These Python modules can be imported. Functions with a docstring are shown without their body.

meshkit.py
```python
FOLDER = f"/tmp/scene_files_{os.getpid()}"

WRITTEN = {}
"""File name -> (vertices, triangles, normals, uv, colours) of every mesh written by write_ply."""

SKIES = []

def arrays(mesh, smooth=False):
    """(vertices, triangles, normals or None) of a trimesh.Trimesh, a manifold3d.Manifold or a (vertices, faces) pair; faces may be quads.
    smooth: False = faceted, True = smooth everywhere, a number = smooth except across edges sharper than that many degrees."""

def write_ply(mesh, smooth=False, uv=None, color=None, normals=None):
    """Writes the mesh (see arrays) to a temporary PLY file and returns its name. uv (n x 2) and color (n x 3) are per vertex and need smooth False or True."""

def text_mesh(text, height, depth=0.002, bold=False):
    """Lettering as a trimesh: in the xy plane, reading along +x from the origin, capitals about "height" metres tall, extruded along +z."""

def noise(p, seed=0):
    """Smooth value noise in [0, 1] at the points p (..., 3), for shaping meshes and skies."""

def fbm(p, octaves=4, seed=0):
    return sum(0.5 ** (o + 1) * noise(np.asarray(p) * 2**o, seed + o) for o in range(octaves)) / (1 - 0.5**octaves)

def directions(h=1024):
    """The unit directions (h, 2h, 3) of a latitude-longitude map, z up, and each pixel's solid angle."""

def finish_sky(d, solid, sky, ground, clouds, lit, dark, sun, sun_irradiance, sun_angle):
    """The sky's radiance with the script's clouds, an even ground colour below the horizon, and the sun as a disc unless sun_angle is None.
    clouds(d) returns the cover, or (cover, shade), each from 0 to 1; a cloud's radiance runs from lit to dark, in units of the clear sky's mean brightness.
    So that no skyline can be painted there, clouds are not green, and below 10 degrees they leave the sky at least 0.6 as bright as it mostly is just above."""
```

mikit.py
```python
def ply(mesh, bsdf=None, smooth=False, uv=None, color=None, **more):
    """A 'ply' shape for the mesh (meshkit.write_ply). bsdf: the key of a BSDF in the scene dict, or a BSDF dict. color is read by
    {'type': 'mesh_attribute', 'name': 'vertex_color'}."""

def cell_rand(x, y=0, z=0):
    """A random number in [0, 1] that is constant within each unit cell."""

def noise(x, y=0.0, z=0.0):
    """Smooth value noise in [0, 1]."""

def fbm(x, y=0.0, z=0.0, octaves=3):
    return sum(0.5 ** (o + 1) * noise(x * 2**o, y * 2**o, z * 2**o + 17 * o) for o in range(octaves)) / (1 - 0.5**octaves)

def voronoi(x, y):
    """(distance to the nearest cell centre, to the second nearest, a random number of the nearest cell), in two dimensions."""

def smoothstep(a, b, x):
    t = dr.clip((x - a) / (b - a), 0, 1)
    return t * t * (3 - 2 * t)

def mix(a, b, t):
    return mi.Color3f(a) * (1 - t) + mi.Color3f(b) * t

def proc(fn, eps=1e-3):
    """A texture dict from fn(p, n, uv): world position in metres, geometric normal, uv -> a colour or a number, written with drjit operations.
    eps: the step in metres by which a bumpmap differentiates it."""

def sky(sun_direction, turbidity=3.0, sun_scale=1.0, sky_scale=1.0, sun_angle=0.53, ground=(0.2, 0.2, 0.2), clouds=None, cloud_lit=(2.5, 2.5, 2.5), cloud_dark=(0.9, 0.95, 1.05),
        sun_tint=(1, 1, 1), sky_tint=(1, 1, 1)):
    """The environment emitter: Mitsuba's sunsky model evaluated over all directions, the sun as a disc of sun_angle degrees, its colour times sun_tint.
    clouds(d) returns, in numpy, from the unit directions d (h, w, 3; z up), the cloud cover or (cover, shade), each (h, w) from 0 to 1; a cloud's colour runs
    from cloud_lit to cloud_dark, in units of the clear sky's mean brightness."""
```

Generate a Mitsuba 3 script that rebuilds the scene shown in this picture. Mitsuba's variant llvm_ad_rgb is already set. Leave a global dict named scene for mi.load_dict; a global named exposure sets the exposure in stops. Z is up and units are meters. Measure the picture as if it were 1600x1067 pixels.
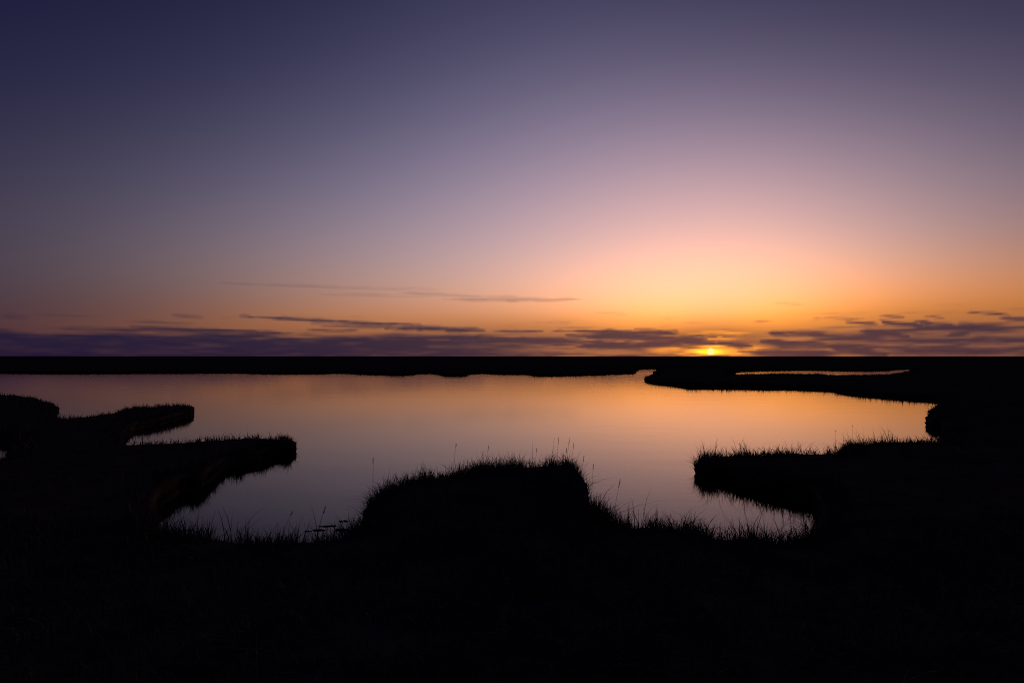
import math
import numpy as np
import shapely
from shapely.geometry import Polygon, LineString
from shapely.ops import unary_union
from scipy.spatial import Delaunay, cKDTree
import mitsuba as mi
import drjit as dr
import mikit
import meshkit

T = mi.ScalarTransform4f
rng = np.random.default_rng(7)
scene, labels = {'type': 'scene'}, {}

# ------------------------------------------------------------------ camera
EYE = 1.9                                   # metres above the water, on a bank 0.33 m high
PITCH = math.atan(23.5 / 889.0)             # 20 mm lens on a full frame, tipped up a little
scene['camera'] = {
    'type': 'perspective', 'fov': 2 * math.degrees(math.atan(800 / 889.0)), 'fov_axis': 'x',
    'near_clip': 0.05, 'far_clip': 200000.0,
    'to_world': T().look_at(origin=[0, 0, EYE], target=[0, math.cos(PITCH), EYE + math.sin(PITCH)], up=[0, 0, 1])}

# ------------------------------------------------------------------ sky and exposure
exposure = 5.0
SUN_AZ, SUN_EL = math.radians(19.22), math.radians(0.487)
SUN = np.array([math.sin(SUN_AZ) * math.cos(SUN_EL), math.cos(SUN_AZ) * math.cos(SUN_EL), math.sin(SUN_EL)])
SKY_TINT, SKY_SCALE = (0.955, 0.985, 2.14), 2.30 / 0.18547 / 2 ** exposure
DUSK = np.array([0.0050, 0.0048, 0.0325])   # unlit veil and cloud: the blue of the coming night (picture units)
GLOW = np.array([3.85, 1.23, 0.040])     # veil and cloud lit by the sun on the horizon
VEIL_CLEAR = [2.343, -2.753, -1.657, -0.542, -1.902, 0.789, -15.694, 9.449, 2.881, -0.278, -0.957]
VEIL_GLOW = [-10.895, -16.542, -10.906, 21.471, -14.726, 13.721, -13.6, 14.259, 24.494, -11.438, 0.032]

# long thin streaks of cloud near the horizon: azimuth from, to; height at both ends (degrees); thickness; density
STREAKS = [
    (np.float64(-27.94), np.float64(-7.07), np.float64(6.59), np.float64(6.7), np.float64(0.215), 0.17), (np.float64(-11.48), np.float64(4.51), np.float64(6.3), np.float64(5.77), np.float64(0.257), 0.2), (np.float64(-7.07), np.float64(7.07), np.float64(5.68), np.float64(5.68), np.float64(0.322), 0.32), (np.float64(-18.69), np.float64(-6.43), np.float64(5.91), np.float64(6.01), np.float64(0.252), 0.12),
    (np.float64(-42.03), np.float64(-40.38), np.float64(2.97), np.float64(2.95), np.float64(0.145), 0.4), (np.float64(-31.08), np.float64(-28.4), np.float64(3.53), np.float64(3.51), np.float64(0.168), 0.5), (np.float64(-25.85), np.float64(-8.96), np.float64(3.65), np.float64(3.12), np.float64(0.246), 0.8), (np.float64(-19.82), np.float64(-5.15), np.float64(3.03), np.float64(2.89), np.float64(0.252), 0.6),
    (np.float64(-34.04), np.float64(-20.94), np.float64(2.46), np.float64(2.17), np.float64(0.286), 0.8), (np.float64(-19.81), np.float64(-15.12), np.float64(2.55), np.float64(2.49), np.float64(0.246), 0.6), (np.float64(-12.69), np.float64(-2.58), np.float64(2.77), np.float64(2.57), np.float64(0.383), 0.85), (np.float64(-7.06), np.float64(-2.58), np.float64(2.88), np.float64(2.77), np.float64(0.257), 0.6),
    (np.float64(-41.28), np.float64(-37.43), np.float64(1.7), np.float64(1.64), np.float64(0.249), 0.6), (np.float64(-1.93), np.float64(3.22), np.float64(2.64), np.float64(2.51), np.float64(0.258), 0.8), (np.float64(3.86), np.float64(16.43), np.float64(2.64), np.float64(2.23), np.float64(0.381), 0.9), (np.float64(12.08), np.float64(16.31), np.float64(2.77), np.float64(2.41), np.float64(0.25), 0.7),
    (np.float64(-3.86), np.float64(12.68), np.float64(1.99), np.float64(1.26), np.float64(0.45), 0.85), (np.float64(5.15), np.float64(19.23), np.float64(2.12), np.float64(1.58), np.float64(0.567), 0.92), (np.float64(6.42), np.float64(16.9), np.float64(1.02), np.float64(1.17), np.float64(0.694), 0.9), (np.float64(-6.42), np.float64(6.42), np.float64(1.66), np.float64(1.41), np.float64(0.451), 0.85),
    (np.float64(15.71), np.float64(18.83), np.float64(1.74), np.float64(2.01), np.float64(0.308), 0.85), (np.float64(17.79), np.float64(19.98), np.float64(2.02), np.float64(1.82), np.float64(0.305), 0.85), (np.float64(20.09), np.float64(22.72), np.float64(1.82), np.float64(1.72), np.float64(0.18), 0.75), (np.float64(14.81), np.float64(20.09), np.float64(1.62), np.float64(1.21), np.float64(0.492), 0.93),
    (np.float64(18.94), np.float64(21.5), np.float64(0.98), np.float64(1.32), np.float64(0.423), 0.9), (np.float64(19.8), np.float64(23.04), np.float64(1.33), np.float64(0.83), np.float64(0.48), 0.95), (np.float64(23.42), np.float64(29.36), np.float64(1.36), np.float64(1.07), np.float64(0.635), 0.95), (np.float64(21.49), np.float64(29.35), np.float64(0.36), np.float64(0.39), np.float64(0.466), 0.9),
    (np.float64(17.77), np.float64(21.2), np.float64(0.15), np.float64(0.12), np.float64(0.152), 0.8), (np.float64(24.24), np.float64(26.09), np.float64(2.23), np.float64(1.85), np.float64(0.35), 0.9), (np.float64(25.72), np.float64(30.43), np.float64(2.03), np.float64(1.72), np.float64(0.341), 0.85), (np.float64(23.97), np.float64(29.85), np.float64(1.53), np.float64(0.95), np.float64(0.517), 0.95),
    (np.float64(28.87), np.float64(33.56), np.float64(0.9), np.float64(0.21), np.float64(0.772), 0.92), (np.float64(30.36), np.float64(32.88), np.float64(3.0), np.float64(2.76), np.float64(0.22), 0.8), (np.float64(32.84), np.float64(34.76), np.float64(3.47), np.float64(3.23), np.float64(0.161), 0.7), (np.float64(32.79), np.float64(36.74), np.float64(2.98), np.float64(2.38), np.float64(0.371), 0.9),
    (np.float64(35.27), np.float64(38.01), np.float64(2.89), np.float64(2.54), np.float64(0.31), 0.9), (np.float64(35.88), np.float64(37.37), np.float64(3.29), np.float64(3.12), np.float64(0.155), 0.7), (np.float64(38.66), np.float64(41.31), np.float64(3.52), np.float64(3.15), np.float64(0.198), 0.8), (np.float64(38.17), np.float64(39.31), np.float64(2.64), np.float64(2.49), np.float64(0.201), 0.6),
    (np.float64(36.41), np.float64(37.2), np.float64(2.13), np.float64(2.36), np.float64(0.258), 0.7), (np.float64(37.35), np.float64(38.75), np.float64(1.69), np.float64(1.81), np.float64(0.406), 0.85), (np.float64(39.8), np.float64(40.48), np.float64(2.23), np.float64(2.21), np.float64(0.148), 0.5), (np.float64(40.57), np.float64(42.9), np.float64(2.94), np.float64(2.64), np.float64(0.24), 0.7),
    (np.float64(31.44), np.float64(34.99), np.float64(2.2), np.float64(1.64), np.float64(0.485), 0.9), (np.float64(31.89), np.float64(34.81), np.float64(1.42), np.float64(1.22), np.float64(0.215), 0.8), (np.float64(35.75), np.float64(43.39), np.float64(0.73), np.float64(1.5), np.float64(0.298), 0.75), (np.float64(33.12), np.float64(39.78), np.float64(0.86), np.float64(1.04), np.float64(0.207), 0.7),
    (np.float64(24.81), np.float64(27.41), np.float64(4.85), np.float64(4.63), np.float64(0.116), 0.2), (np.float64(27.9), np.float64(31.78), np.float64(3.53), np.float64(3.18), np.float64(0.168), 0.4), (np.float64(23.17), np.float64(24.52), np.float64(3.26), np.float64(3.17), np.float64(0.118), 0.35), (np.float64(8.33), np.float64(11.46), np.float64(4.33), np.float64(4.17), np.float64(0.127), 0.25),
    (np.float64(14.52), np.float64(16.43), np.float64(2.56), np.float64(2.53), np.float64(0.186), 0.5), (np.float64(34.01), np.float64(41.98), np.float64(0.32), np.float64(0.43), np.float64(0.356), 0.8), (np.float64(-12.68), np.float64(-6.42), np.float64(0.25), np.float64(0.13), np.float64(0.191), 0.3),
]


def smooth(a, b, x):
    t = np.clip((x - a) / (b - a), 0, 1)
    return t * t * (3 - 2 * t)


def cloud_streaks(a, q, dal):
    """At azimuth a and height q (degrees), dal from the sun: how thick the cloud is, and the glow of cloud edges lit from behind."""
    p = np.stack([np.cos(np.radians(a)) * 57 / 5.0, np.sin(np.radians(a)) * 57 / 5.0, q / 0.32], -1)
    m1 = meshkit.fbm(p, 4, 3) - 0.5
    m2 = meshkit.fbm(p * np.array([2.6, 2.6, 1.3]) + 31, 3, 11) - 0.5
    m3 = meshkit.fbm(p * np.array([0.35, 0.35, 0.3]) + 71, 3, 5) - 0.5
    c = np.zeros_like(a)
    for a0, a1, e0, e1, th, k in STREAKS:
        t = (a - a0) / (a1 - a0)
        on = (t > -0.15) & (t < 1.15)
        t = t[on]
        body = np.clip(1 - np.abs(2 * t - 1) ** 2.5, 0, 1) ** 0.6
        dy = (q[on] - (e0 + (e1 - e0) * t) - 0.35 * m2[on] * min(1.5, th * 4)) / (0.5 * th * (body + 1e-3) * (1 + 1.3 * m1[on]))
        s = k * smooth(1.35, 0.55, np.abs(dy)) * smooth(0.0, 0.12, body) * np.clip(1.1 + 1.3 * m2[on], 0.5, 1.06)
        c[on] = np.maximum(c[on], s)
    lone = np.clip(c, 0, 0.985)
    # the low bank along the horizon, broken by noise; it goes round the whole horizon
    top = 1.75 + 0.55 * m3 - 0.6 * np.exp(-(dal / 7.5) ** 2) + 0.45 * smooth(3, 14, dal)
    left = smooth(-14, -24, dal) + smooth(60, 80, dal)
    bank = smooth(0.50 + 0.25 * left, -0.25, q - top - 1.6 * m1 - 0.8 * left * m2) * (0.52 + left * np.clip(0.40 + 1.0 * m2 + 0.7 * m1, 0.1, 0.45) + (1 - left) * np.clip(2.8 * m1 + 1.8 * m2, -0.42, 0.45))
    c = np.maximum(lone, np.clip(bank, 0, 0.97))
    # loose wisps a little higher up
    wisp = smooth(0.10, 0.26, m1 + 0.4 * m2 - 0.05 * np.abs(q - 2.6)) * smooth(4.6, 3.0, q) * 0.35
    c = np.maximum(c, wisp)
    # the sun burning through the gap under the bank
    lick = np.clip(1 + 4.2 * m2 + 2.0 * m1, 0.2, 2.0)
    fire = (0.24 * np.exp(-(np.abs(dal + 0.2) / 5.0) ** 4) + 0.26 * np.exp(-(dal / 1.9) ** 2)) * np.exp(-((q - 0.55) / 0.50) ** 2) * lick
    fire = fire + 0.22 * np.exp(-((dal - 0.8) / 3.4) ** 2 - ((q - 2.0) / 0.6) ** 2) * np.clip(1 + 3 * m2, 0.4, 1.6)
    fire = fire + 1.05 * np.exp(-(dal / 1.15) ** 2 - ((q - 0.47) / 0.21) ** 2)
    return c, fire * (1 - 0.97 * lone)


def evening_sky(d):
    """Cover and shade of the thin evening veil (smooth over the whole dome) and of the low cloud streaks (noise)."""
    el = np.degrees(np.arcsin(np.clip(d[..., 2], -1, 1)))
    az = np.degrees(np.arctan2(d[..., 0], d[..., 1]))
    da = (az - math.degrees(SUN_AZ) + 180) % 360 - 180
    gam = np.degrees(np.arccos(np.clip(d @ SUN, -1, 1)))
    elf = np.maximum(el, 2.0)                                     # the lowest two degrees are the same thick air
    e = 1.5 * np.tanh(elf / 30 / 1.5)
    w = 1.9 * np.tanh(np.sqrt(da ** 2 + 16) / 40 / 1.9)
    side = np.tanh(da / 25) * np.exp(-(da / 120) ** 2)
    h = np.exp(-elf / 3.5)
    f = np.stack([np.ones_like(e), e, e * e, w, w * w, e * w, h, h * w, np.exp(-gam / 12), np.exp(-gam / 5), side], -1)
    clear = 1 / (1 + np.exp(-(f @ np.array(VEIL_CLEAR))))
    glow = 3.113 * (1 - clear) / (1 + np.exp(-(f @ np.array(VEIL_GLOW))))
    # dimmed and reddened by the long path through the air
    off = smooth(8, 35, np.abs(da))
    glow = glow * ((1 - off) * (0.78 + 0.22 * smooth(0.0, 2.6, el)) + off * (0.42 + 0.58 * smooth(0.5, 4.5, el)))
    glow = glow * (1 - 0.62 * np.exp(-(np.abs(da) / 7.0) ** 4) * smooth(1.9, 0.7, el))
    glow = glow + 0.05 * np.exp(-(da / 13) ** 2 - ((el - 7.0) / 3.2) ** 2)                # the pale aureole over the sun
    clear = clear + 0.10 * smooth(4.2, 1.0, el) * np.exp(-(da / 45) ** 2) * (1 - 0.85 * np.exp(-(da / 6.5) ** 2))
    low = el < 9
    thick, fire = np.zeros_like(el), np.zeros_like(el)
    subs = [(-0.06, -0.05), (0.0, 0.05), (0.06, -0.02)]           # each direction of the map averages three samples
    for de, dz in subs:
        c, g = cloud_streaks(az[low] + dz, el[low] + de, da[low] + dz)
        thick[low] += c / len(subs)
        fire[low] += g / len(subs)
    clear2 = clear * (1 - thick) + (0.047 * np.exp(-(da / 75) ** 2) + 0.006) * thick
    glow2 = glow * (1 - thick) ** 1.5 + 0.0004 * np.exp(-np.abs(da) / 18) * thick
    glow2 = np.minimum(np.maximum(glow2, fire), 1 - clear2)
    cover = 1 - clear2
    return cover, 1 - glow2 / np.maximum(cover, 1e-6)


# the model's sun has a slightly negative blue this close to the horizon, hence the tint's sign
def sky_entry(**kw):
    return mikit.sky(SUN.tolist(), turbidity=3.0, sky_scale=SKY_SCALE, sky_tint=SKY_TINT, ground=(0.02, 0.02, 0.02), sun_scale=0.7e-5, sun_tint=(0.5, 1.5, -32.0), sun_angle=0.62, **kw)


def clear_mean():
    """The clear sky's mean brightness, the unit in which mikit.sky takes the cloud colours."""
    kept, take = meshkit.finish_sky, {}

    def spy(d, solid, sky, *rest):
        take['mean'] = float(sky[:len(d) // 2].mean())
        return kept(d, solid, sky, *rest)
    meshkit.finish_sky = spy
    sky_entry()
    meshkit.finish_sky = kept
    return take['mean']


UNIT = 2 ** exposure * clear_mean()
scene['sky'] = sky_entry(clouds=evening_sky, cloud_lit=tuple(GLOW / UNIT), cloud_dark=tuple(DUSK / UNIT))


# ------------------------------------------------------------------ materials
def grass_color(p, n, uv):
    t = mikit.fbm(p.x * 2.3, p.y * 2.3, p.z * 3.0)
    u = mikit.cell_rand(p.x * 40, p.y * 40)
    live = mikit.mix([0.070, 0.070, 0.042], [0.125, 0.105, 0.070], mikit.smoothstep(0.3, 0.7, t) * 0.7 + 0.3 * u)
    return mikit.mix(live, [0.30, 0.26, 0.18], mikit.smoothstep(0.955, 0.965, u))       # dead straw among it


def soil_color(p, n, uv):
    t = mikit.fbm(p.x * 3.1, p.y * 3.1, p.z * 6.0, 4)
    return mikit.mix([0.036, 0.030, 0.024], [0.066, 0.055, 0.042], mikit.smoothstep(0.3, 0.75, t))


def soil_bump(p, n, uv):
    return 0.03 * mikit.fbm(p.x * 9, p.y * 9, p.z * 14, 4)


def ripple(p, n, uv):
    """Height of the wind ripples in metres: long crests lying across the view, in calmer and rougher patches."""
    x, y = p.x + 0.25 * p.y, p.y
    warp = mikit.noise(x * 0.7, y * 0.7, 3.0) * 0.8
    patch = mikit.smoothstep(0.45, 0.75, mikit.fbm(x * 0.09, y * 0.16, 5.0, 3))
    open_water = mikit.smoothstep(47.0, 60.0, y)                  # the breeze reaches the far side of the pond
    small = mikit.noise(x * 2.2, y * 9.0 + warp, 1.0) + 0.6 * mikit.noise(x * 5.0 + 9.0, y * 17.0 + warp, 2.0)
    swell = mikit.noise(x * 0.5, y * 1.6 + warp, 7.0)
    return (0.00006 + 0.00055 * patch + 0.0013 * open_water) * small + 0.0010 * swell


scene['grass_material'] = {'type': 'twosided', 'bsdf': {'type': 'diffuse', 'reflectance': mikit.proc(grass_color)}}
scene['stem_material'] = {'type': 'twosided', 'bsdf': {'type': 'diffuse', 'reflectance': {'type': 'rgb', 'value': [0.060, 0.048, 0.034]}}}
scene['soil_material'] = {'type': 'twosided', 'bsdf': {'type': 'bumpmap', 'arbitrary': mikit.proc(soil_bump, 0.01), 'bsdf': {'type': 'diffuse', 'reflectance': mikit.proc(soil_color)}}}
scene['water_material'] = {'type': 'twosided', 'bsdf': {'type': 'bumpmap', 'arbitrary': mikit.proc(ripple, 0.008), 'bsdf': {
    'type': 'roughplastic', 'distribution': 'beckmann', 'alpha': 0.007, 'int_ior': 1.33, 'diffuse_reflectance': {'type': 'rgb', 'value': [0.004, 0.005, 0.007]}}}}

# ------------------------------------------------------------------ the shoreline (metres; x to the right, y ahead)
POND = [(-76.7, 64.41), (-67.37, 66.63), (-59.88, 66.63), (-50.65, 64.41), (-37.43, 66.63), (-32.64, 67.56), (-29.31, 64.41), (-26.33, 63.35), (-21.71, 64.41), (-20.27, 67.56), (-16.39, 62.33), (-13.87, 61.73), (-12.76, 58.56), (-10.55, 59.46), (-11.11, 65.5), (-8.9, 65.5), (-7.41, 59.46), (-6.45, 56.84), (-4.79, 56.84), (-4.78, 65.5), (-2.8, 65.5), (-1.33, 62.33), (2.17, 62.33), (2.23, 56.84), (6.42, 58.91), (11.48, 62.33), (14.5, 66.17), (14.36, 63.59), (16.23, 65.06), (14.56, 57.35), (12.33, 51.27), (10.63, 45.73), (10.22, 42.31), (10.44, 41.13), (10.54, 40.44), (11.03, 38.67), (11.1, 35.94), (12.46, 35.81), (15.2, 35.16), (16.86, 34.53), (18.23, 33.34), (18.4, 32.78), (17.54, 30.7), (17.68, 28.74), (17.89, 27.02), (18.53, 25.53), (18.74, 24.97), (15.43, 20.42), (13.82, 18.73), (12.87, 17.66), (12.07, 16.62), (11.56, 15.85), (11.17, 15.14), (11.39, 15.26), (11.42, 14.95), (8.79, 11.71), (8.48, 11.64), (7.18, 11.5), (6.42, 10.95), (5.99, 10.47), (5.72, 10.13), (5.44, 10.22), (4.86, 10.22), (4.02, 9.99), (3.53, 9.87), (3.21, 9.82), (3.01, 9.44), (2.95, 9.09), (3.04, 8.89), (3.3, 8.88), (3.3, 8.55), (3.58, 8.18), (3.78, 7.96), (3.9, 7.74), (4.07, 7.62), (3.07, 5.61), (2.84, 5.43), (2.69, 5.31), (2.54, 5.21), (2.32, 5.16), (2.17, 5.16), (1.99, 5.19), (1.89, 5.19), (1.85, 5.25), (1.72, 5.41), (1.57, 5.4), (1.4, 5.46), (1.21, 5.43), (1.1, 5.48), (1.02, 5.56), (0.95, 5.85), (0.87, 6.16), (0.88, 6.53), (0.92, 6.93), (0.89, 7.37), (0.91, 7.78), (0.88, 8.1), (0.7, 8.15), (0.36, 8.05), (0.0, 8.05), (-0.53, 7.96), (-0.87, 7.78), (-1.25, 7.45), (-1.42, 7.07), (-1.53, 6.53), (-1.59, 6.24), (-1.56, 5.92), (-1.48, 5.56), (-1.44, 5.37), (-1.49, 5.39), (-1.52, 5.25), (-1.59, 5.08), (-1.73, 5.01), (-2.01, 5.01), (-2.36, 5.05), (-2.7, 5.16), (-2.99, 5.25), (-3.28, 5.35), (-3.38, 5.39), (-4.58, 7.4), (-4.71, 8.24), (-4.5, 8.29), (-4.65, 8.87), (-4.93, 9.68), (-4.74, 10.11), (-4.6, 10.38), (-4.58, 11.07), (-4.29, 11.1), (-4.36, 11.55), (-4.62, 11.95), (-4.9, 11.84), (-5.58, 11.88), (-6.07, 11.56), (-6.77, 11.3), (-7.35, 11.21), (-7.44, 10.89), (-9.68, 14.33), (-9.83, 15.0), (-9.84, 15.92), (-10.08, 17.13), (-10.17, 18.03), (-10.51, 18.83), (-11.12, 19.7), (-12.1, 20.15), (-13.05, 19.88), (-12.79, 18.86), (-11.79, 17.01), (-11.92, 15.93), (-12.49, 15.58), (-14.83, 18.52), (-15.65, 19.7), (-16.75, 20.92), (-17.82, 21.63), (-20.13, 23.91), (-22.3, 25.57), (-22.38, 24.92), (-23.81, 24.11), (-25.79, 22.98), (-33.91, 26.73), (-46.83, 34.18)]
CHANNEL = [(27.51, 70.96), (29.94, 74.02), (35.93, 77.99), (40.99, 79.3), (44.18, 78.64), (45.81, 75.5), (48.78, 75.5), (56.05, 83.14), (64.24, 91.61), (45.78, 65.28), (37.09, 55.02), (33.9, 52.47), (30.88, 51.19), (28.26, 50.31), (29.34, 54.41), (25.44, 55.23), (21.22, 52.47), (20.4, 52.47)]
INLET = [(13.6, 62.0), (16.2, 63.6), (19.0, 74.0), (22.9, 89.0), (19.4, 88.0), (16.0, 74.0)]
POOL = [(-12.75, 13.24), (-11.57, 12.89), (-11.1, 12.59), (-8.42, 9.58), (-8.4, 9.45), (-9.04, 9.39)]


def rounded(pts, times=2):
    p = np.array(pts, float)
    for _ in range(times):
        q = np.roll(p, -1, 0)
        p = np.stack([0.75 * p + 0.25 * q, 0.25 * p + 0.75 * q], 1).reshape(-1, 2)
    return p


def resample(ring, step):
    line = LineString(np.vstack([ring, ring[:1]])) if not isinstance(ring, LineString) else ring
    n = max(8, int(line.length / step))
    return np.array([line.interpolate(t).coords[0] for t in np.arange(n) * line.length / n])


def ragged(pts, seed):
    """The traced outline with the nibbled edge of an eroding bank: finer near by, coarser on the larger far bays."""
    p = resample(rounded(pts), 0.06)
    dist = np.linalg.norm(p, axis=1)
    n = np.roll(p, -2, 0) - np.roll(p, 2, 0)
    n = np.stack([n[:, 1], -n[:, 0]], 1) / (np.linalg.norm(n, axis=1, keepdims=True) + 1e-9)
    z = np.zeros(len(p))
    fine = meshkit.fbm(np.column_stack([p * 2.2, z]), 4, seed) - 0.5
    broad = meshkit.fbm(np.column_stack([p * 0.35, z]), 3, seed + 9) - 0.5
    return Polygon(p + n * ((0.12 + 0.002 * dist) * fine + 0.016 * np.maximum(dist - 8, 0) * broad)[:, None]).buffer(0)


WATER = unary_union([ragged(POND, 1), ragged(CHANNEL, 2), ragged(INLET, 3), ragged(POOL, 4)])
shapely.prepare(WATER)


def rings_of(g):
    for part in getattr(g, 'geoms', [g]):
        for r in (part.exterior, *part.interiors):
            yield r


SHORE = np.vstack([resample(LineString(r.coords), 0.05) for r in rings_of(WATER)])
TREE = cKDTree(SHORE)
HEIGHTS = np.array([(0, 0, .33), (-3, 3, .33), (3, 3, .33), (-5, 4, .32), (6, 5, .31), (-2.4, 4.4, .33), (2, 4.5, .32), (-.4, 6.6, .36), (.2, 7.4, .36), (.72, 7.75, .42), (-1.0, 6.3, .35),
                    (3.6, 9.4, .19), (5.5, 9.6, .2), (8.5, 10, .21), (14, 15, .26), (18, 18, .26), (-5, 10.8, .23), (-6.5, 10, .23), (-9, 11, .25), (-11, 17.5, .25), (-14, 15, .26),
                    (-14.7, 18.3, .03), (-15.6, 19.4, .10), (-17, 20.5, .2), (-20, 21, .25), (-28, 20, .26), (0, 70, .27), (-50, 72, .27), (50, 100, .27), (20, 42, .27), (35, 42, .27), (0, 300, .27)], float)


def land_height(x, y):
    w = 1 / ((x[:, None] - HEIGHTS[:, 0]) ** 2 + (y[:, None] - HEIGHTS[:, 1]) ** 2 + 0.05) ** 1.5
    z = (w * HEIGHTS[:, 2]).sum(1) / w.sum(1)
    q = np.column_stack([x, y, 0 * x])
    return z * (1 + 0.26 * (meshkit.fbm(q / 1.3, 3, 21) - 0.5)) + 0.05 * (meshkit.fbm(q / 0.33, 2, 22) - 0.5) + 0.12 * smooth(30, 200, np.hypot(x, y)) * (meshkit.fbm(q / 45, 3, 23) - 0.5)


def shore_distance(xy):
    """Signed distance to the waterline, positive on land, and the unit vector from the nearest point of the line."""
    d, k = TREE.query(xy)
    sign = np.where(shapely.contains_xy(WATER, xy[:, 0], xy[:, 1]), -1.0, 1.0)
    return d * sign, (xy - SHORE[k]) / np.maximum(d, 1e-6)[:, None] * sign[:, None]


STEPS_S = [-30, -0.6, -0.25, -0.08, -0.02, 0.012, 0.032, 0.06, 0.10, 0.16, 1e9]
STEPS_Z = [-0.9, -0.5, -0.34, -0.16, -0.05]


def ground_height(xy):
    s, _ = shore_distance(xy)
    zb = land_height(xy[:, 0], xy[:, 1])
    bed = np.interp(s, STEPS_S[:5], STEPS_Z)
    rise = np.interp(s, [-0.02, 0.012, 0.032, 0.06, 0.10, 0.16, 0.35, 0.7], [-0.2, 0.20, 0.52, 0.72, 0.82, 0.88, 0.96, 1.0])
    return np.where(s < -0.02, bed, zb * rise), s


def build_ground():
    pts = [np.vstack([resample(LineString(r.coords), 0.06) for r in rings_of(WATER.buffer(s, join_style='round'))]) for s in STEPS_S[1:-1]]
    r = 0.4 * 1.026 ** np.arange(0, 440)
    ring = []
    for k, rr in enumerate(r):
        n = 250
        a = (np.arange(n) + 0.5 * (k % 2)) / n * 2 * math.pi
        ring.append(np.column_stack([np.sin(a) * rr, np.cos(a) * rr]))
    inner = np.vstack(ring)
    inner = inner + rng.normal(0, 0.006, inner.shape) * np.linalg.norm(inner, axis=1, keepdims=True)
    s, _ = shore_distance(inner)
    inner = inner[(s > 0.2) | (s < -0.7)]
    p = np.unique(np.round(np.vstack(pts + [inner]), 4), axis=0)
    f = Delaunay(p).simplices
    z, s = ground_height(p)
    q = np.column_stack([p, z])
    # the turf hangs over the eroded foot of the bank
    _, away = shore_distance(p)
    lip = np.interp(s, [-0.02, 0.02, 0.04, 0.065, 0.11, 0.2], [0, 0, 0.05, 0.075, 0.06, 0])
    lip *= 0.3 + 1.4 * meshkit.fbm(np.column_stack([p * 2.0, 0 * z]), 2, 33)
    q[:, :2] -= away * lip[:, None]
    a = p[f]
    flip = np.cross(a[:, 1] - a[:, 0], a[:, 2] - a[:, 0]) < 0
    f[flip] = f[flip][:, ::-1]
    return q, f


scene['ground'] = mikit.ply(build_ground(), 'soil_material', smooth=True)
labels['ground'] = {'label': 'dark flat marsh land reaching to the horizon, cut by the pond', 'category': 'ground', 'kind': 'structure'}

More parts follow.
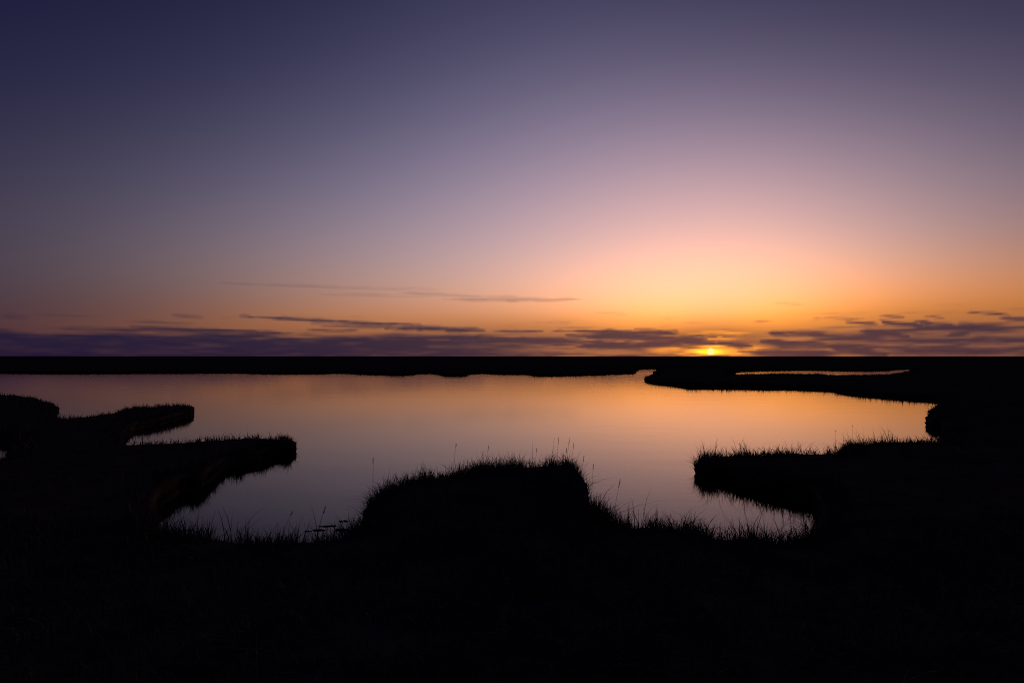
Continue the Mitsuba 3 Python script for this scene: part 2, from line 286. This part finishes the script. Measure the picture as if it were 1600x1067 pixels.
wx, wy = np.meshgrid(np.linspace(-120, 120, 25), np.linspace(3, 123, 13))
wi = np.arange(25 * 13).reshape(13, 25)
wf = np.stack([wi[:-1, :-1], wi[:-1, 1:], wi[1:, 1:], wi[1:, :-1]], -1).reshape(-1, 4)
wv = np.column_stack([wx.ravel(), wy.ravel(), 0 * wx.ravel()])
scene['water'] = mikit.ply((wv, wf), 'water_material', smooth=True, uv=wv[:, :2] / 100)
labels['water'] = {'label': 'still pond water mirroring the orange and violet evening sky', 'category': 'water', 'kind': 'structure'}


# ------------------------------------------------------------------ grass
def blades(base, h, w, lean, az, droop=1.0, segs=3):
    """Curved tapering strips rooted at base: (vertices, triangles)."""
    n = len(base)
    t = np.linspace(0, 1, segs + 1)[None, :]
    out = (lean * h)[:, None] * t ** 1.8 * droop
    up = h[:, None] * (t - 0.35 * np.minimum(lean, 1.3)[:, None] * t ** 2.2)
    cx = base[:, :1] + np.sin(az)[:, None] * out
    cy = base[:, 1:2] + np.cos(az)[:, None] * out
    cz = base[:, 2:] + up
    tw = az + math.pi / 2 + rng.uniform(-0.9, 0.9, n)
    half = 0.5 * w[:, None] * (1 - t[:, :-1] ** 1.6 * 0.8)
    sx, sy = np.sin(tw)[:, None] * half, np.cos(tw)[:, None] * half
    c = np.stack([cx, cy, cz], -1)
    l, r = c[:, :-1].copy(), c[:, :-1].copy()
    l[..., 0] -= sx; l[..., 1] -= sy
    r[..., 0] += sx; r[..., 1] += sy
    v = np.concatenate([l, r, c[:, -1:]], 1)                     # segs left, segs right, tip
    m = 2 * segs + 1
    f = []
    for k in range(segs - 1):
        f += [[k, segs + k, segs + k + 1], [k, segs + k + 1, k + 1]]
    f.append([segs - 1, 2 * segs - 1, 2 * segs])
    f = (np.array(f)[None] + (np.arange(n) * m)[:, None, None]).reshape(-1, 3)
    return v.reshape(-1, 3), f


def sample_land(n, r0, r1, a0, a1, s0=0.02, s1=1e9):
    """Random points on the land of a sector, evenly spread over its area, at most s1 from the water; with heights and distances."""
    r = np.sqrt(rng.uniform(r0 ** 2, r1 ** 2, n))
    a = np.radians(rng.uniform(a0, a1, n))
    xy = np.column_stack([np.sin(a) * r, np.cos(a) * r])
    s, _ = shore_distance(xy)
    return xy[(s > s0) & (s < s1)]


def fringe(n, r0, r1, amax, depth):
    """Points along the bank edges, between the rim and depth metres inland."""
    d = np.linalg.norm(SHORE, axis=1)
    a = np.degrees(np.arctan2(SHORE[:, 0], SHORE[:, 1]))
    ok = SHORE[(d > r0) & (d < r1) & (np.abs(a) < amax)]
    xy = ok[rng.integers(0, len(ok), n)]
    ang, rad = rng.uniform(0, 2 * math.pi, n), depth * rng.uniform(0, 1, n) ** 0.8
    xy = xy + np.column_stack([np.cos(ang) * rad, np.sin(ang) * rad])
    s, _ = shore_distance(xy)
    return xy[(s > -0.03) & (s < depth)]


def patchy(xy, scale, seed):
    return meshkit.fbm(np.column_stack([xy / scale, 0 * xy[:, 0]]), 3, seed)


def grow(xy, hmean, width, lean0, seed, segs=3, keep=0.35):
    """Grass in tufts: taller and thicker where the noise is high, thin between."""
    tuft = patchy(xy, 0.22, seed)
    tall = patchy(xy, 0.9, seed + 5)
    on = rng.uniform(0, 1, len(xy)) < smooth(keep - 0.12, keep + 0.2, tuft) * 0.9 + 0.1
    xy, tuft, tall = xy[on], tuft[on], tall[on]
    z, s = ground_height(xy)
    z = np.maximum(z, 0.05)
    n = len(xy)
    h = hmean * (0.45 + 0.75 * tuft + 0.85 * (tall - 0.3)) * rng.lognormal(0, 0.45, n)
    h = np.clip(h, 0.03, 2.4 * hmean)
    lean = lean0 * rng.gamma(2.0, 0.5, n)
    az = rng.uniform(0, 2 * math.pi, n)
    return blades(np.column_stack([xy, z - 0.015]), h, width * rng.uniform(0.6, 1.3, n), lean, az, segs=segs)


def fans(n, r0, r1, amax, depth, test, h, width):
    """Tussocks along the rim: fans of longer blades that spread from one root."""
    c = fringe(n, r0, r1, amax, depth)
    c = c[test(c)]
    k = rng.integers(6, 22, len(c))
    i = np.repeat(np.arange(len(c)), k)
    xy = c[i] + rng.normal(0, 0.018, (len(i), 2))
    z = np.maximum(ground_height(c)[0], 0.04)[i]
    size = rng.lognormal(0, 0.3, len(c))[i]
    hh = np.clip(h * size * rng.uniform(0.45, 1.25, len(i)), 0.03, 2.2 * h)
    az = rng.uniform(0, 2 * math.pi, len(c))[i] + rng.normal(0, 1.3, len(i))
    return blades(np.column_stack([xy, z - 0.015]), hh, width * rng.uniform(0.7, 1.4, len(i)), rng.gamma(2.2, 0.28, len(i)), az)


def joined(parts):
    at = np.cumsum([0] + [len(v) for v, _ in parts])
    return np.vstack([v for v, _ in parts]), np.vstack([f + a for (_, f), a in zip(parts, at)])


def side_of(xy, test):
    return xy[test(xy)]


near = lambda xy: (xy[:, 1] < 5.7) | ((np.abs(xy[:, 0]) < 1.9) & (xy[:, 1] < 8.6))
left = lambda xy: ~near(xy) & (xy[:, 0] < 0)
right = lambda xy: ~near(xy) & (xy[:, 0] >= 0)

bank = [grow(side_of(sample_land(130000, 1.2, 9, -56, 56), near), 0.10, 0.0055, 0.7, 41),
        grow(side_of(fringe(52000, 3.5, 8.8, 60, 0.26), near), 0.125, 0.0075, 0.6, 43, keep=0.42),
        grow(side_of(fringe(4200, 3.5, 8.8, 60, 0.25), near), 0.19, 0.0075, 0.5, 46, keep=0.50),
        fans(520, 3.5, 8.8, 60, 0.22, near, 0.16, 0.008)]
scene['grass'] = mikit.ply(joined(bank), 'grass_material')
labels['grass'] = {'label': 'tufted grass covering the near bank and the mound that juts into the pond', 'category': 'grass', 'kind': 'stuff'}

def spit(test, seed):
    return [fans(700, 6, 24, 56, 0.3, test, 0.13, 0.011),
            grow(side_of(sample_land(150000, 5.2, 27, -54, 54), test), 0.085, 0.008, 0.7, seed),
            grow(side_of(fringe(46000, 6, 13, 56, 0.30), test), 0.105, 0.010, 0.6, seed + 2, keep=0.42),
            grow(side_of(fringe(34000, 13, 30, 56, 0.45), test), 0.10, 0.014, 0.55, seed + 3, keep=0.40)]


scene['grass_001'] = mikit.ply(joined(spit(left, 51)), 'grass_material')
labels['grass_001'] = {'label': 'short grass along the low spits reaching in from the left', 'category': 'grass', 'kind': 'stuff'}
scene['grass_002'] = mikit.ply(joined(spit(right, 61) + [grow(side_of(fringe(7000, 7.5, 14, 56, 0.25), right), 0.18, 0.010, 0.5, 66, keep=0.46)]), 'grass_material')
labels['grass_002'] = {'label': 'bristling grass along the rounded spit reaching in from the right', 'category': 'grass', 'kind': 'stuff'}
far = [grow(fringe(60000, 27, 100, 54, 0.9), 0.12, 0.03, 0.5, 71, segs=1),
       grow(sample_land(50000, 27, 120, -52, 52, 0.1), 0.13, 0.06, 0.5, 73, segs=1)]
scene['grass_003'] = mikit.ply(joined(far), 'grass_material')
labels['grass_003'] = {'label': 'far marsh grass beyond the water, below the horizon', 'category': 'grass', 'kind': 'stuff'}


# ------------------------------------------------------------------ single grass stalks that stand up against the water
def tube(path, radii, sides=5):
    p = np.asarray(path, float)
    t = np.gradient(p, axis=0)
    t /= np.linalg.norm(t, axis=1, keepdims=True)
    a = np.cross(t, [0.0, 1.0, 0.02]); a /= np.linalg.norm(a, axis=1, keepdims=True)
    b = np.cross(t, a)
    ang = np.arange(sides) / sides * 2 * math.pi
    v = p[:, None] + np.asarray(radii)[:, None, None] * (np.cos(ang)[None, :, None] * a[:, None] + np.sin(ang)[None, :, None] * b[:, None])
    i, j = np.meshgrid(np.arange(len(p) - 1), np.arange(sides), indexing='ij')
    q = np.stack([i * sides + j, i * sides + (j + 1) % sides, (i + 1) * sides + (j + 1) % sides, (i + 1) * sides + j], -1).reshape(-1, 4)
    return v.reshape(-1, 3), np.vstack([q[:, [0, 1, 2]], q[:, [0, 2, 3]]])


def numbered(name):
    k, n = name, 0
    while k in labels:
        n += 1
        k = f'{name}_{n:03d}'
    return k


def stalk(x, y, tip, head, label, bow=0.15, thick=0.0023):
    """A stalk from the ground at (x, y) to the point tip, with a slim seed head over its upper part."""
    key = numbered('grass_stalk')
    labels[key] = {'label': label, 'category': 'grass', 'group': 'single grass stalks against the water'}
    z = ground_height(np.array([[x, y]]))[0][0]
    a, b = np.array([x, y, max(z, 0.0) - 0.02]), np.array(tip, float)
    t = np.linspace(0, 1, 13)[:, None]
    side = np.array([b[0] - a[0], b[1] - a[1], 0.0])
    path = a + (b - a) * t - side * bow * 4 * (t * (1 - t)) + np.array([0, 0, 0.02]) * (t * (1 - t)) * 4 * bow
    L = np.linalg.norm(b - a)
    scene[key + '__stem'] = mikit.ply(tube(path, thick * (1 - 0.55 * t[:, 0])), 'stem_material', smooth=True)
    if head:
        u = np.linspace(1 - head / L, 1.0, 9)
        hp = np.stack([np.interp(u, t[:, 0], path[:, k]) for k in range(3)], 1)
        parts = [tube(hp, 0.0030 * np.sin(np.linspace(0.25, math.pi - 0.1, 9)) ** 0.7 * (0.8 + 0.4 * rng.uniform(0, 1, 9)), 6)]
        d = (hp[-1] - hp[0]) / np.linalg.norm(hp[-1] - hp[0])
        for k in range(9):                                       # spikelets
            c = hp[0] + (hp[-1] - hp[0]) * rng.uniform(0.0, 0.92)
            az = rng.uniform(0, 2 * math.pi)
            o = np.array([math.cos(az), math.sin(az), 0.0]) * 0.007 + d * 0.016
            parts.append(tube(np.array([c, c + o * 0.55, c + o]), [0.0012, 0.0022, 0.0003], 4))
        scene[key + '__seed_head'] = mikit.ply(joined(parts), 'stem_material', smooth=True)


def leaf_blade(x, y, az, reach, h, label):
    """A long single blade that arches over the water."""
    key = numbered('grass_stalk')
    labels[key] = {'label': label, 'category': 'grass', 'group': 'single grass stalks against the water'}
    z = ground_height(np.array([[x, y]]))[0][0]
    t = np.linspace(0, 1, 11)
    p = np.column_stack([x + math.sin(az) * reach * t, y + math.cos(az) * reach * t, max(z, 0.05) - 0.01 + 4 * h * t * (1 - 0.68 * t)])
    scene[key] = mikit.ply(tube(p, 0.0024 * (1 - 0.75 * t), 4), 'stem_material', smooth=True)


stalk(-1.555, 6.4, (-1.554, 6.4, 0.762), 0.06, 'tall thin stalk rising alone over the left shoulder of the near mound', 0.1)
stalk(-0.787, 7.6, (-0.741, 7.6, 0.743), 0.06, 'thin stalk standing over the left part of the mound top', 0.1)
stalk(-0.355, 7.7, (-0.31, 7.7, 0.71), 0.07, 'slightly leaning stalk over the middle of the mound top', 0.1)
stalk(0.528, 7.7, (0.569, 7.7, 0.805), 0, "bare thin stalk, leftmost of the tall ones on the mound's right corner", 0.05)
stalk(0.598, 7.6, (0.617, 7.6, 0.828), 0.1, "tall stalk with a long seed head, second from left on the mound's right corner", 0.05)
stalk(0.71, 7.6, (0.766, 7.6, 0.819), 0.09, "tallest slanting stalk with a seed head on the mound's right corner", 0.05)
stalk(0.688, 7.5, (0.718, 7.5, 0.708), 0.08, 'shorter stalk with a seed head just left of the tallest slanting one', 0.05)
stalk(0.787, 7.6, (0.821, 7.6, 0.76), 0.09, 'slanting stalk with a seed head, rightmost of the tall ones on the mound top', 0.05)
stalk(0.835, 7.0, (0.881, 7.0, 0.686), 0.08, "stalk with a seed head leaning out from the mound's right shoulder", 0.1)
stalk(0.933, 6.8, (0.97, 6.8, 0.637), 0.09, "stalk with a drooping seed head low on the mound's right edge", 0.1)
stalk(0.975, 5.7, (1.08, 5.7, 0.683), 0.1, 'stalk with a seed head leaning far right over the cove', 0.12)
stalk(0.312, 7.7, (0.332, 7.7, 0.659), 0.05, 'short thin stalk near the middle right of the mound top', 0.1)
stalk(-2.042, 5.0, (-1.912, 5.0, 0.555), 0.05, 'slanting stalk over the left cove near its middle', 0.15)
stalk(-1.755, 5.05, (-1.641, 5.05, 0.586), 0.07, 'bent stalk with a seed head over the weed of the left cove', 0.2)
stalk(6.2, 10.4, (6.202, 10.4, 0.653), 0.05, 'thin upright stalk on the far rim of the right spit', 0.05)
stalk(6.009, 10.6, (6.011, 10.6, 0.534), 0.04, "short thin stalk at the step in the right spit's rim", 0.05)
leaf_blade(0.857, 6.3, 1.45, 0.20, 0.035, 'long blade arching right over the cove from the mound edge')
leaf_blade(0.865, 6.2, 1.6, 0.16, 0.022, 'lower blade arching right over the cove from the mound edge')
leaf_blade(0.839, 7.1, 1.7, 0.13, 0.012, 'flat blade sticking out right under the mound shoulder')

# ------------------------------------------------------------------ weed leaves floating by the bank
def weed(x, y, ln, wd, az, label):
    key = numbered('water_weed')
    labels[key] = {'label': label, 'category': 'water plant', 'group': 'weed floating in the left cove'}
    parts = []
    for k in range(5):
        c = np.array([x, y]) + rng.normal(0, 0.3, 2) * [ln * abs(math.sin(az)) + 0.03, 0.05]
        a = az + rng.normal(0, 0.35)
        l, w = ln * rng.uniform(0.6, 1.1), wd * rng.uniform(0.6, 1.2)
        ang = np.linspace(0, 2 * math.pi, 13)[:-1]
        r = 1 + 0.15 * np.sin(3 * ang + k)
        lx, ly = 0.5 * l * np.cos(ang) * r, 0.5 * w * np.sin(ang) * r
        o = np.column_stack([c[0] + math.sin(a) * lx + math.cos(a) * ly, c[1] + math.cos(a) * lx - math.sin(a) * ly])
        v = np.vstack([np.column_stack([o, np.full(12, 0.004 + 0.0012 * k)]), np.column_stack([o, np.full(12, -0.004)]), [[*c, 0.008 + 0.0012 * k]]])
        i = np.arange(12); j = (i + 1) % 12
        parts.append((v, np.vstack([np.column_stack([i, j, np.full(12, 24)]), np.column_stack([i, i + 12, j + 12]), np.column_stack([i, j + 12, j])])))
    scene[key] = mikit.ply(joined(parts), 'grass_material')


weed(-1.945, 6.602, 0.05, 0.02, 1.5, 'small dark floating leaf clump farthest out in the left cove')
weed(-2.062, 6.441, 0.09, 0.02, 1.5, 'narrow raft of floating weed in the middle of the left cove corner')
weed(-2.107, 6.276, 0.1, 0.022, 1.4, 'raft of floating weed nearest the reeds of the left cove')
weed(-1.894, 6.287, 0.12, 0.022, 1.6, "raft of floating weed against the mound's foot")
